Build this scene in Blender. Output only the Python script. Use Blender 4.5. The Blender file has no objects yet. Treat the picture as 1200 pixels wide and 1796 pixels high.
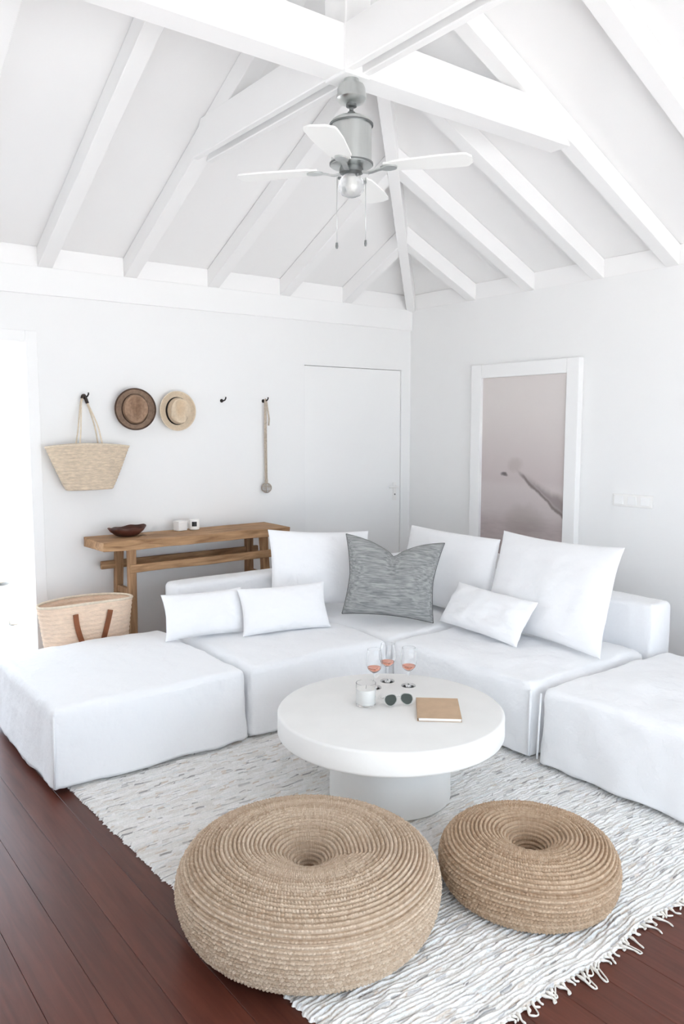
import bpy, bmesh, math, random
import numpy as np
from mathutils import Vector, Matrix, noise

random.seed(7)
rng = np.random.default_rng(7)
SC = bpy.context.scene
COL = SC.collection
PI = math.pi

# ------------------------------------------------------------------ camera
F_PX, PITCH, YAW = 1396.0, math.radians(6.1), math.atan2(1065, 1404)
CAM = (-4.57, -5.069, 1.6)
fh = Vector((math.sin(YAW), math.cos(YAW), 0)); rt = Vector((math.cos(YAW), -math.sin(YAW), 0))
fw = fh * math.cos(PITCH) - Vector((0, 0, 1)) * math.sin(PITCH)
upv = fh * math.sin(PITCH) + Vector((0, 0, 1)) * math.cos(PITCH)
cd = bpy.data.cameras.new('camera'); cam = bpy.data.objects.new('camera', cd); COL.objects.link(cam)
M = Matrix((rt, upv, -fw)).transposed().to_4x4(); M.translation = Vector(CAM)
cam.matrix_world = M
cd.sensor_fit = 'HORIZONTAL'; cd.sensor_width = 36.0; cd.lens = F_PX / 1200 * 36.0
cd.clip_start = 0.02; cd.clip_end = 300
SC.camera = cam

# ------------------------------------------------------------------ sky, sun, exposure
world = bpy.data.worlds.new('sky'); SC.world = world; world.use_nodes = True
bg = world.node_tree.nodes['Background']
bg.inputs[0].default_value = (0.74, 0.87, 1.0, 1); bg.inputs[1].default_value = 1.65
sd = bpy.data.lights.new('sun', 'SUN'); sd.energy = 9.0; sd.angle = math.radians(1.0); sd.color = (1, 0.97, 0.94)
sun = bpy.data.objects.new('sun', sd); COL.objects.link(sun)
sun.rotation_euler = Vector((-0.42, 0.28, -0.87)).to_track_quat('-Z', 'Y').to_euler()
sun.location = (3, -3, 8)
SC.view_settings.view_transform = 'Standard'; SC.view_settings.look = 'None'
SC.view_settings.exposure = 1.3; SC.view_settings.gamma = 1.0
SC.view_settings.use_curve_mapping = False
SC.cycles.max_bounces = 14; SC.cycles.diffuse_bounces = 9; SC.cycles.glossy_bounces = 4
SC.cycles.transmission_bounces = 10; SC.cycles.transparent_max_bounces = 10

# room: the corner in view is the origin; far-left wall is y = 0, right wall is x = 0
RX, RY = -5.40, -5.26          # the two walls behind and beside the camera
WT = 0.16                      # wall thickness
ZP = 2.565                     # wall plate
SR, SL = 0.46, 0.472           # roof slopes above the right / left wall
RD = 0.125                     # rafter depth (vertical)
OPEN = dict(left=(-4.95, -3.14, 2.11), front=(-5.15, -0.85, 2.28))

def portal(name, loc, sx, sy, direction):
    l = bpy.data.lights.new(name, 'AREA'); l.shape = 'RECTANGLE'; l.size = sx; l.size_y = sy
    l.cycles.is_portal = True
    o = bpy.data.objects.new(name, l); COL.objects.link(o); o.location = loc
    o.rotation_euler = Vector(direction).to_track_quat('-Z', 'Z').to_euler()
def _portals():
    a, b, h = OPEN['left']; portal('portal_left', ((a+b)/2, WT+.02, h/2), b-a, h, (0, -1, 0))
    a, b, h = OPEN['front']; portal('portal_front', ((a+b)/2, RY-WT-.02, h/2), b-a, h, (0, 1, 0))
_portals()

# ------------------------------------------------------------------ materials
def node_mat(name, color, rough=0.6, spec=0.4, var=0.0, var_scale=8.0, bump=0.0, bump_scale=40.0,
             stretch=(1, 1, 1), color2=None, metal=0.0, detail=4.0, sheen=0.0, bump_stretch=None, bump_dist=0.01):
    m = bpy.data.materials.new(name); m.use_nodes = True
    nt = m.node_tree; N = nt.nodes; L = nt.links
    b = N['Principled BSDF']
    b.inputs['Base Color'].default_value = (*color, 1); b.inputs['Roughness'].default_value = rough
    b.inputs['Specular IOR Level'].default_value = spec; b.inputs['Metallic'].default_value = metal
    if sheen: b.inputs['Sheen Weight'].default_value = sheen
    tc = N.new('ShaderNodeTexCoord')
    def noise_node(scale, st):
        mp = N.new('ShaderNodeMapping'); mp.inputs['Scale'].default_value = st
        L.new(tc.outputs['Object'], mp.inputs[0])
        n = N.new('ShaderNodeTexNoise'); n.inputs['Scale'].default_value = scale; n.inputs['Detail'].default_value = detail
        L.new(mp.outputs[0], n.inputs[0]); return n
    if var > 0 or color2:
        n = noise_node(var_scale, stretch)
        r = N.new('ShaderNodeValToRGB')
        r.color_ramp.elements[0].position = 0.32; r.color_ramp.elements[1].position = 0.68
        c2 = color2 if color2 else tuple(c * (1 - var) for c in color)
        r.color_ramp.elements[0].color = (*c2, 1); r.color_ramp.elements[1].color = (*color, 1)
        L.new(n.outputs[0], r.inputs[0]); L.new(r.outputs[0], b.inputs['Base Color'])
    if bump > 0:
        n2 = noise_node(bump_scale, bump_stretch or stretch)
        bn = N.new('ShaderNodeBump'); bn.inputs['Strength'].default_value = bump; bn.inputs['Distance'].default_value = bump_dist
        L.new(n2.outputs[0], bn.inputs['Height']); L.new(bn.outputs[0], b.inputs['Normal'])
    return m

def attr_mat(name, attr, rough=0.8, spec=0.2, bump=0.3, bump_scale=200):
    m = node_mat(name, (1, 1, 1), rough, spec, bump=bump, bump_scale=bump_scale)
    nt = m.node_tree; a = nt.nodes.new('ShaderNodeAttribute'); a.attribute_name = attr
    nt.links.new(a.outputs['Color'], nt.nodes['Principled BSDF'].inputs['Base Color'])
    return m

def wood_mat(name, c1, c2, rough=0.5, axis='X', scale=3.0, bump=0.25, spec=0.4, ring=6.0):
    m = bpy.data.materials.new(name); m.use_nodes = True
    nt = m.node_tree; N = nt.nodes; L = nt.links; b = N['Principled BSDF']
    b.inputs['Roughness'].default_value = rough; b.inputs['Specular IOR Level'].default_value = spec
    tc = N.new('ShaderNodeTexCoord'); mp = N.new('ShaderNodeMapping')
    st = {'X': (1, ring, ring), 'Y': (ring, 1, ring), 'Z': (ring, ring, 1)}[axis]
    mp.inputs['Scale'].default_value = st
    oi = N.new('ShaderNodeObjectInfo')
    vm = N.new('ShaderNodeVectorMath'); vm.operation = 'MULTIPLY_ADD'
    cmb = N.new('ShaderNodeCombineXYZ')
    for k in range(3): L.new(oi.outputs['Random'], cmb.inputs[k])
    L.new(cmb.outputs[0], vm.inputs[0]); vm.inputs[1].default_value = (37, 53, 71); L.new(tc.outputs['Object'], vm.inputs[2])
    L.new(vm.outputs[0], mp.inputs[0])
    n = N.new('ShaderNodeTexNoise'); n.inputs['Scale'].default_value = scale; n.inputs['Detail'].default_value = 8
    n.inputs['Distortion'].default_value = 0.8
    L.new(mp.outputs[0], n.inputs[0])
    r = N.new('ShaderNodeValToRGB'); r.color_ramp.elements[0].position = 0.3; r.color_ramp.elements[1].position = 0.7
    r.color_ramp.elements[0].color = (*c1, 1); r.color_ramp.elements[1].color = (*c2, 1)
    L.new(n.outputs[0], r.inputs[0])
    hs = N.new('ShaderNodeHueSaturation'); mr = N.new('ShaderNodeMapRange')
    mr.inputs['To Min'].default_value = 0.85; mr.inputs['To Max'].default_value = 1.15
    L.new(oi.outputs['Random'], mr.inputs[0]); L.new(mr.outputs[0], hs.inputs['Value'])
    L.new(r.outputs[0], hs.inputs['Color']); L.new(hs.outputs[0], b.inputs['Base Color'])
    bn = N.new('ShaderNodeBump'); bn.inputs['Strength'].default_value = bump; bn.inputs['Distance'].default_value = 0.004
    L.new(n.outputs[0], bn.inputs['Height']); L.new(bn.outputs[0], b.inputs['Normal'])
    return m

def glass_mat(name, color=(1, 1, 1), rough=0.0, ior=1.45):
    m = bpy.data.materials.new(name); m.use_nodes = True
    b = m.node_tree.nodes['Principled BSDF']
    b.inputs['Base Color'].default_value = (*color, 1); b.inputs['Transmission Weight'].default_value = 1.0
    b.inputs['Roughness'].default_value = rough; b.inputs['IOR'].default_value = ior
    return m

MT = {}
MT['wall'] = node_mat('white_wall_paint', (0.86, 0.86, 0.855), 0.65, 0.3, bump=0.05, bump_scale=30)
MT['ceil'] = node_mat('white_ceiling_paint', (0.87, 0.865, 0.86), 0.6, 0.3, bump=0.04, bump_scale=20)
MT['beam'] = node_mat('white_painted_timber', (0.88, 0.875, 0.87), 0.5, 0.35, bump=0.12, bump_scale=14, stretch=(1, 1, 1))
MT['trim'] = node_mat('white_gloss_trim', (0.88, 0.88, 0.875), 0.4, 0.45, bump=0.03, bump_scale=20)
MT['floor'] = wood_mat('dark_mahogany_boards', (0.072, 0.020, 0.0125), (0.115, 0.034, 0.021), 0.34, 'Y', 3.0, 0.05, 0.32, 14.0)
MT['terrace'] = node_mat('pale_terrace_stone', (0.66, 0.65, 0.64), 0.8, 0.2, var=0.15, var_scale=2.0, bump=0.2, bump_scale=12)
MT['linen'] = node_mat('white_linen', (0.86, 0.865, 0.88), 0.9, 0.15, bump=0.65, bump_scale=6, detail=8, sheen=0.2, bump_dist=0.03)
MT['linen2'] = node_mat('white_cotton', (0.88, 0.88, 0.89), 0.9, 0.15, bump=0.5, bump_scale=9, detail=8, sheen=0.2, bump_dist=0.02)
MT['greycloth'] = node_mat('grey_slub_weave', (0.40, 0.40, 0.395), 0.95, 0.1, color2=(0.20, 0.21, 0.21), var_scale=11, stretch=(1, 9, 9), bump=0.5, bump_scale=14, detail=6)
MT['greytrim'] = node_mat('dark_grey_piping', (0.12, 0.12, 0.12), 0.9, 0.1, var=0.2)
MT['plaster'] = node_mat('white_plaster', (0.80, 0.79, 0.77), 0.7, 0.3, var=0.04, var_scale=5, bump=0.08, bump_scale=25)
MT['bench'] = wood_mat('weathered_elm', (0.20, 0.105, 0.050), (0.46, 0.28, 0.15), 0.65, 'X', 4.0, 0.6, 0.25, 8.0)
MT['benchleg'] = wood_mat('weathered_elm_leg', (0.20, 0.105, 0.050), (0.42, 0.25, 0.135), 0.65, 'Z', 4.0, 0.6, 0.25, 8.0)
MT['bowl'] = wood_mat('dark_carved_wood', (0.035, 0.012, 0.008), (0.12, 0.035, 0.02), 0.45, 'X', 6.0, 0.3, 0.4, 3.0)
MT['straw'] = node_mat('pale_palm_straw', (0.76, 0.63, 0.48), 0.85, 0.15, var=0.25, var_scale=30, stretch=(1, 1, 4), bump=0.5, bump_scale=60)
MT['straw2'] = node_mat('golden_palm_straw', (0.90, 0.70, 0.54), 0.85, 0.15, var=0.15, var_scale=30, stretch=(1, 1, 4), bump=0.5, bump_scale=60)
MT['strawrim'] = node_mat('light_straw_binding', (0.80, 0.69, 0.55), 0.85, 0.15, var=0.15, var_scale=60)
MT['leather'] = node_mat('tan_leather', (0.27, 0.085, 0.03), 0.5, 0.4, var=0.25, var_scale=20, bump=0.1, bump_scale=90)
MT['darkleather'] = node_mat('dark_leather', (0.035, 0.022, 0.016), 0.5, 0.4, var=0.2)
MT['rope'] = node_mat('natural_rope', (0.62, 0.53, 0.44), 0.9, 0.1, var=0.25, var_scale=80, bump=0.5, bump_scale=150)
MT['hatbrown'] = node_mat('brown_straw_hat', (0.40, 0.26, 0.175), 0.8, 0.2, var=0.25, var_scale=60, bump=0.4, bump_scale=150)
MT['hatbrim'] = node_mat('brown_straw_brim', (0.36, 0.25, 0.18), 0.8, 0.2, var=0.3, var_scale=50, bump=0.4, bump_scale=150)
MT['hatdark'] = node_mat('dark_brown_hat_edge', (0.10, 0.062, 0.045), 0.8, 0.2, var=0.25, var_scale=60, bump=0.3, bump_scale=150)
MT['hatcream'] = node_mat('cream_straw_hat', (0.76, 0.62, 0.46), 0.8, 0.2, var=0.12, var_scale=70, bump=0.4, bump_scale=150)
MT['band'] = node_mat('black_ribbon', (0.02, 0.015, 0.014), 0.7, 0.2)
MT['iron'] = node_mat('dark_iron', (0.05, 0.045, 0.04), 0.5, 0.4, metal=0.6)
MT['nickel'] = node_mat('brushed_nickel', (0.62, 0.64, 0.63), 0.32, 0.5, metal=1.0, var=0.1, var_scale=30, stretch=(1, 1, 0.1))
MT['nickeld'] = node_mat('dark_nickel', (0.22, 0.23, 0.23), 0.4, 0.5, metal=1.0)
MT['blade'] = node_mat('white_fan_blade', (0.86, 0.86, 0.84), 0.35, 0.5)
MT['glass'] = glass_mat('clear_glass', ior=1.3)
MT['frost'] = glass_mat('frosted_glass', (0.98, 0.99, 1.0), 0.25)
MT['wine'] = glass_mat('rose_wine', (0.95, 0.42, 0.30), 0.0, 1.34)
MT['wax'] = node_mat('white_wax', (0.88, 0.87, 0.84), 0.5, 0.4)
MT['lens'] = node_mat('dark_green_lens', (0.012, 0.026, 0.022), 0.12, 0.45)
MT['lensframe'] = node_mat('clear_grey_acetate', (0.50, 0.50, 0.47), 0.2, 0.5)
MT['kraft'] = node_mat('kraft_cover', (0.56, 0.40, 0.27), 0.75, 0.25, var=0.1, var_scale=20, bump=0.1, bump_scale=120)
MT['paper'] = node_mat('white_paper', (0.86, 0.85, 0.82), 0.8, 0.2, var=0.1, var_scale=60, stretch=(0.05, 0.05, 12))
MT['black'] = node_mat('black_label', (0.015, 0.015, 0.016), 0.5, 0.4)
MT['plastic'] = node_mat('white_plastic', (0.86, 0.85, 0.83), 0.35, 0.5)
MT['rock'] = node_mat('grey_garden_rock', (0.32, 0.30, 0.27), 0.9, 0.2, var=0.4, var_scale=5, bump=0.6, bump_scale=9)
MT['leaf'] = node_mat('green_leaf', (0.10, 0.16, 0.06), 0.6, 0.3, var=0.4, var_scale=6)
MT['rug'] = attr_mat('woven_rag_rug', 'tint', 0.95, 0.1, 0.5, 160)
MT['fringe'] = node_mat('cream_cotton_fringe', (0.80, 0.76, 0.70), 0.95, 0.1, var=0.2, var_scale=60)
MT['pouf'] = attr_mat('woven_raffia', 'tint', 0.9, 0.15, 0.6, 260)

def art_material():
    m = bpy.data.materials.new('misty_shore_print'); m.use_nodes = True
    nt = m.node_tree; N = nt.nodes; L = nt.links; b = N['Principled BSDF']; b.inputs['Roughness'].default_value = 0.35
    b.inputs['Specular IOR Level'].default_value = 0.3
    tc = N.new('ShaderNodeTexCoord'); sp = N.new('ShaderNodeSeparateXYZ'); L.new(tc.outputs['UV'], sp.inputs[0])
    def math_n(op, a, bb=None, c=None):
        n = N.new('ShaderNodeMath'); n.operation = op
        for i, v in enumerate((a, bb, c)):
            if v is None: continue
            if isinstance(v, (int, float)): n.inputs[i].default_value = v
            else: L.new(v, n.inputs[i])
        return n.outputs[0]
    def mixc(f, a, c):
        n = N.new('ShaderNodeMix'); n.data_type = 'RGBA'
        if isinstance(f, (int, float)): n.inputs[0].default_value = f
        else: L.new(f, n.inputs[0])
        for k, v in ((6, a), (7, c)):
            if isinstance(v, tuple): n.inputs[k].default_value = (*v, 1)
            else: L.new(v, n.inputs[k])
        return n.outputs[2]
    def smooth(x, a, c):
        n = N.new('ShaderNodeMapRange'); n.interpolation_type = 'SMOOTHSTEP'
        L.new(x, n.inputs[0]); n.inputs[1].default_value = a; n.inputs[2].default_value = c
        return n.outputs[0]
    u, v = sp.outputs[0], sp.outputs[1]
    mp = N.new('ShaderNodeMapping'); mp.inputs['Scale'].default_value = (3, 22, 1); L.new(tc.outputs['UV'], mp.inputs[0])
    ns = N.new('ShaderNodeTexNoise'); ns.inputs['Scale'].default_value = 2.2; ns.inputs['Detail'].default_value = 6; L.new(mp.outputs[0], ns.inputs[0])
    ns2 = N.new('ShaderNodeTexNoise'); ns2.inputs['Scale'].default_value = 9; ns2.inputs['Detail'].default_value = 5; L.new(tc.outputs['UV'], ns2.inputs[0])
    wob = math_n('MULTIPLY', math_n('SUBTRACT', ns2.outputs[0], 0.5), 0.05)
    base = mixc(smooth(v, 0.25, 0.95), (0.52, 0.45, 0.445), (0.70, 0.65, 0.63))
    base = mixc(math_n('MULTIPLY', smooth(v, 0.42, 0.12), math_n('MULTIPLY', ns.outputs[0], 0.85)), base, (0.34, 0.285, 0.275))
    # pale shallow water below the spit
    pale = math_n('MULTIPLY', smooth(v, 0.44, 0.38), smooth(v, 0.16, 0.26))
    base = mixc(math_n('MULTIPLY', pale, 0.4), base, (0.66, 0.61, 0.60))
    # dark spit: falls from (0.50,0.50) to (1,0.30); crest line, thick under the crest at the right
    crest = math_n('ADD', math_n('MULTIPLY_ADD', math_n('SUBTRACT', u, 0.5), -0.27, 0.470), wob)
    lower = math_n('ADD', math_n('MULTIPLY_ADD', math_n('SUBTRACT', u, 0.5), -0.43, 0.458), wob)
    inside = math_n('MULTIPLY', math_n('MULTIPLY', smooth(math_n('SUBTRACT', crest, v), -0.02, 0.03), smooth(math_n('SUBTRACT', v, lower), -0.01, 0.03)), smooth(u, 0.48, 0.62))
    base = mixc(math_n('MULTIPLY', inside, 0.85), base, (0.27, 0.225, 0.22))
    line = math_n('MULTIPLY', smooth(math_n('ABSOLUTE', math_n('SUBTRACT', v, lower)), 0.020, 0.002), smooth(u, 0.42, 0.55))
    base = mixc(math_n('MULTIPLY', line, 0.75), base, (0.13, 0.10, 0.09))
    # misty tuft at the tip and a small dark speck
    def blob(cx, cy, sx, sy):
        dx = math_n('DIVIDE', math_n('SUBTRACT', math_n('ADD', u, wob), cx), sx); dy = math_n('DIVIDE', math_n('SUBTRACT', math_n('ADD', v, wob), cy), sy)
        return smooth(math_n('ADD', math_n('MULTIPLY', dx, dx), math_n('MULTIPLY', dy, dy)), 1.0, 0.0)
    base = mixc(math_n('MULTIPLY', blob(0.42, 0.515, 0.11, 0.05), 0.30), base, (0.30, 0.25, 0.22))
    base = mixc(math_n('MULTIPLY', blob(0.29, 0.455, 0.06, 0.018), 0.9), base, (0.12, 0.10, 0.10))
    base = mixc(math_n('MULTIPLY', blob(0.55, 0.2, 0.3, 0.12), 0.35), base, (0.26, 0.22, 0.19))
    L.new(base, b.inputs['Base Color'])
    return m
MT['art'] = art_material()

# ------------------------------------------------------------------ helpers
def tag(o, label=None, cat=None, group=None, kind=None):
    if label: o['label'] = label
    if cat: o['category'] = cat
    if group: o['group'] = group
    if kind: o['kind'] = kind
    return o

def thing(name, loc=(0, 0, 0), rot=(0, 0, 0), label=None, cat=None, group=None, kind=None):
    o = bpy.data.objects.new(name, None); COL.objects.link(o); o.empty_display_size = 0.1
    o.location = loc; o.rotation_euler = rot
    return tag(o, label, cat, group, kind)

def mesh_obj(name, verts, faces, mat, parent=None, smooth=False, loc=None, rot=None, uvs=None):
    me = bpy.data.meshes.new(name)
    me.from_pydata([tuple(map(float, v)) for v in verts], [], [tuple(map(int, f)) for f in faces])
    me.update()
    if smooth: me.polygons.foreach_set('use_smooth', [True] * len(me.polygons))
    if mat: me.materials.append(mat)
    o = bpy.data.objects.new(name, me); COL.objects.link(o)
    if parent: o.parent = parent
    if loc is not None: o.location = loc
    if rot is not None: o.rotation_euler = rot
    return o

def bm_obj(name, bm, mat, parent=None, smooth=False, loc=None, rot=None):
    bmesh.ops.recalc_face_normals(bm, faces=bm.faces)
    me = bpy.data.meshes.new(name); bm.to_mesh(me); bm.free()
    if smooth: me.polygons.foreach_set('use_smooth', [True] * len(me.polygons))
    if mat: me.materials.append(mat)
    o = bpy.data.objects.new(name, me); COL.objects.link(o)
    if parent: o.parent = parent
    if loc is not None: o.location = loc
    if rot is not None: o.rotation_euler = rot
    return o

def add_box(bm, x0, x1, y0, y1, z0, z1, bevel=0.0, seg=2):
    vs = [bm.verts.new((x, y, z)) for z in (z0, z1) for y in (y0, y1) for x in (x0, x1)]
    fs = [(0, 2, 3, 1), (4, 5, 7, 6), (0, 1, 5, 4), (2, 6, 7, 3), (0, 4, 6, 2), (1, 3, 7, 5)]
    faces = [bm.faces.new([vs[i] for i in f]) for f in fs]
    if bevel:
        es = list({e for f in faces for e in f.edges})
        bmesh.ops.bevel(bm, geom=es, offset=bevel, segments=seg, profile=0.5, affect='EDGES', clamp_overlap=True)

def box(name, x0, x1, y0, y1, z0, z1, mat, parent=None, bevel=0.003, org=(0, 0, 0), seg=2):
    bm = bmesh.new(); add_box(bm, x0-org[0], x1-org[0], y0-org[1], y1-org[1], z0-org[2], z1-org[2], bevel, seg)
    return bm_obj(name, bm, mat, parent)

def prism(name, poly, d, mat, parent=None, bevel=0.0):
    """poly: list of 3D points of one face, d: extrusion vector"""
    bm = bmesh.new(); d = Vector(d)
    a = [bm.verts.new(Vector(p)) for p in poly]; b = [bm.verts.new(Vector(p) + d) for p in poly]
    n = len(a); bm.faces.new(a); bm.faces.new(b[::-1])
    for i in range(n): bm.faces.new((a[i], b[i], b[(i+1) % n], a[(i+1) % n]))
    if bevel: bmesh.ops.bevel(bm, geom=list(bm.edges), offset=bevel, segments=1, affect='EDGES')
    return bm_obj(name, bm, mat, parent)

def lathe_data(prof, seg=48, sx=1.0, sy=1.0, close=False):
    """prof: list of (r, z)"""
    V, Fc = [], []
    n = len(prof)
    for (r, z) in prof:
        for k in range(seg):
            a = 2*PI*k/seg; V.append((r*math.cos(a)*sx, r*math.sin(a)*sy, z))
    for i in range(n-1):
        for k in range(seg):
            k2 = (k+1) % seg
            Fc.append((i*seg+k, i*seg+k2, (i+1)*seg+k2, (i+1)*seg+k))
    if close:
        for k in range(seg):
            k2 = (k+1) % seg
            Fc.append(((n-1)*seg+k, (n-1)*seg+k2, k2, k))
    return V, Fc

def lathe(name, prof, mat, parent=None, seg=48, smooth=True, loc=None, rot=None, sx=1.0, sy=1.0, caps=True):
    V, Fc = lathe_data(prof, seg, sx, sy); n = len(prof)
    if caps:
        if prof[0][0] > 1e-6: Fc.append(tuple(range(seg))[::-1])
        if prof[-1][0] > 1e-6: Fc.append(tuple((n-1)*seg+k for k in range(seg)))
    bm = bmesh.new(); vs = [bm.verts.new(v) for v in V]
    for f in Fc: bm.faces.new([vs[i] for i in f])
    bmesh.ops.remove_doubles(bm, verts=bm.verts, dist=1e-6)
    o = bm_obj(name, bm, mat, parent, smooth, loc, rot)
    if smooth: o.data.set_sharp_from_angle(angle=math.radians(40))
    return o

def add_tube(bm, pts, rad, seg=8, flat=None):
    """sweep a circle (or flat ribbon, flat=(w,t,side vector)) along pts"""
    pts = [Vector(p) for p in pts]; rings = []
    n = len(pts); prev = None
    for i, p in enumerate(pts):
        t = (pts[min(i+1, n-1)] - pts[max(i-1, 0)]).normalized()
        if flat:
            s = Vector(flat[2]); s = (s - t*s.dot(t)).normalized(); b = t.cross(s)
            ring = [p + s*flat[0]/2 + b*flat[1]/2, p - s*flat[0]/2 + b*flat[1]/2, p - s*flat[0]/2 - b*flat[1]/2, p + s*flat[0]/2 - b*flat[1]/2]
        else:
            if prev is None:
                a = Vector((0, 0, 1)) if abs(t.z) < 0.9 else Vector((1, 0, 0))
                prev = (a - t*a.dot(t)).normalized()
            s = (prev - t*prev.dot(t)).normalized(); prev = s; b = t.cross(s)
            r = rad[i] if isinstance(rad, (list, tuple)) else rad
            ring = [p + (s*math.cos(2*PI*k/seg) + b*math.sin(2*PI*k/seg))*r for k in range(seg)]
        rings.append([bm.verts.new(q) for q in ring])
    m = len(rings[0])
    for i in range(n-1):
        for k in range(m):
            bm.faces.new((rings[i][k], rings[i][(k+1) % m], rings[i+1][(k+1) % m], rings[i+1][k]))
    bm.faces.new(rings[0][::-1]); bm.faces.new(rings[-1])

def tube(name, pts, rad, mat, parent=None, seg=8, flat=None, smooth=True, org=(0, 0, 0)):
    bm = bmesh.new(); o = Vector(org); add_tube(bm, [Vector(p)-o for p in pts], rad, seg, flat)
    return bm_obj(name, bm, mat, parent, smooth and not flat)

def spline(ctrl, n=24):
    """Catmull-Rom through ctrl"""
    P = [Vector(c) for c in ctrl]; P = [2*P[0]-P[1]] + P + [2*P[-1]-P[-2]]; out = []
    m = len(P)-3
    for i in range(m):
        k = max(2, n//m)
        for j in range(k + (1 if i == m-1 else 0)):
            t = j/k; a, b, c, d = P[i:i+4]
            out.append(0.5*((2*b) + (c-a)*t + (2*a-5*b+4*c-d)*t*t + (3*b-a-3*c+d)*t**3))
    return out

def np_grid_mesh(name, X, Y, Z, mat, parent=None, wrap_u=False, tint=None, loc=None, rot=None):
    """X,Y,Z arrays (rows, cols); quads between; wrap along cols"""
    r, c = X.shape
    co = np.stack([X, Y, Z], -1).reshape(-1, 3).astype(np.float32)
    i, j = np.meshgrid(np.arange(r-1), np.arange(c if wrap_u else c-1), indexing='ij')
    j2 = (j+1) % c
    q = np.stack([i*c+j, i*c+j2, (i+1)*c+j2, (i+1)*c+j], -1).reshape(-1, 4).astype(np.int32)
    me = bpy.data.meshes.new(name)
    me.vertices.add(len(co)); me.vertices.foreach_set('co', co.ravel())
    me.loops.add(q.size); me.loops.foreach_set('vertex_index', q.ravel())
    me.polygons.add(len(q)); me.polygons.foreach_set('loop_start', np.arange(0, q.size, 4, dtype=np.int32))
    me.polygons.foreach_set('use_smooth', np.ones(len(q), dtype=bool))
    me.update(); me.validate()
    if tint is not None:
        at = me.attributes.new('tint', 'FLOAT_COLOR', 'POINT')
        t = np.concatenate([tint.reshape(-1, 3), np.ones((len(co), 1))], 1).astype(np.float32)
        at.data.foreach_set('color', t.ravel())
    me.materials.append(mat)
    o = bpy.data.objects.new(name, me); COL.objects.link(o)
    if parent: o.parent = parent
    if loc is not None: o.location = loc
    if rot is not None: o.rotation_euler = rot
    return o

def copy_tree(o, parent=None):
    c = o.copy(); COL.objects.link(c); c.parent = parent
    for ch in o.children: copy_tree(ch, c)
    return c

# ================================================================== SETTING
def wall(name, ax, inner, outer, u0, u1, z1, holes):
    bm = bmesh.new()
    us = sorted({u0, u1, *[h[0] for h in holes], *[h[1] for h in holes]})
    for a, b in zip(us[:-1], us[1:]):
        zb = 0.0
        for h in holes:
            if h[0] <= a and b <= h[1]: zb = h[2]
        lo, hi = min(inner, outer), max(inner, outer)
        if ax == 'y': add_box(bm, a, b, lo, hi, zb, z1)
        else: add_box(bm, lo, hi, a, b, zb, z1)
    bmesh.ops.remove_doubles(bm, verts=bm.verts, dist=1e-5)
    return tag(bm_obj(name, bm, MT['wall']), kind='structure')

D0, D1, DH = -1.085, -0.10, 2.07        # the closed white door in the far-left wall
ZT = ZP + RD + 0.02
wl = wall('wall_left', 'y', 0, WT, RX-WT, WT, ZP, [OPEN['left'], (D0, D1, DH)])
wr = wall('wall_right', 'x', 0, WT, RY-WT, 0, ZP, [])
wf = wall('wall_front', 'y', RY, RY-WT, RX-WT, WT, ZP, [OPEN['front']])
ws = wall('wall_side', 'x', RX, RX-WT, RY, 0, ZP, [])
# head board under the rafters of the far-left wall
tag(box('trim_1', RX, 0.0, -0.018, 0.0, 2.40, ZP, MT['trim'], None, 0.003), kind='structure')
# doorway casing (open, left edge of the view)
dc = thing('trim_2', kind='structure')
a, b, h = OPEN['left']
box('casing_upright', b-0.0, b+0.07, -0.02, 0.0, 0, h+0.07, MT['trim'], dc)
box('casing_upright', a-0.07, a, -0.02, 0.0, 0, h+0.07, MT['trim'], dc)
box('casing_head', a, b, -0.02, 0.0, h, h+0.07, MT['trim'], dc)
# closed door
door = thing('door_1', (0, 0, 0), kind='structure')
box('door_leaf', D0+0.003, D1-0.003, 0.008, 0.050, 0.01, DH-0.003, MT['trim'], door, 0.004)
box('door_stop', D0, D1, 0.064, WT, 0.0, DH, MT['trim'], door, 0.0)
hp = box('handle_plate', -0.185, -0.145, 0.001, 0.0078, 0.985, 1.135, MT['plastic'], door, 0.004)
lathe('keyhole', [(0.0, 0.0), (0.007, 0.0), (0.007, 0.002), (0.0, 0.002)], MT['nickeld'], hp, 16, loc=(-0.165, 0.0008, 1.035), rot=(PI/2, 0, 0))
tube('lever', [(-0.165, 0.012, 1.10), (-0.165, -0.02, 1.10), (-0.165, -0.036, 1.10), (-0.19, -0.04, 1.10), (-0.26, -0.04, 1.10)], 0.008, MT['plastic'], hp, 10)

# floor with single boards running along y
fl = tag(box('floor', RX-WT, WT, RY-WT, WT, -0.12, -0.022, MT['floor'], None, 0.0), kind='structure')
pw = 0.15; x = -2.50 - 20*pw; proto = None
bm = bmesh.new(); add_box(bm, 0.0004, pw-0.0004, RY-WT, WT, -0.0218, 0.0, 0.0010, 1)
proto = bm_obj('floor_board', bm, MT['floor'], fl); proto.location = (x, 0, 0)
k = 1
while x + (k+1)*pw < WT:
    c = proto.copy(); COL.objects.link(c); c.location = (x + k*pw, 0, 0); k += 1
# outside ground
tag(box('terrace', -40, 40, -40, 40, -0.30, -0.13, MT['terrace'], None, 0.0), 'pale stone terrace around the house', kind='structure')

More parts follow.
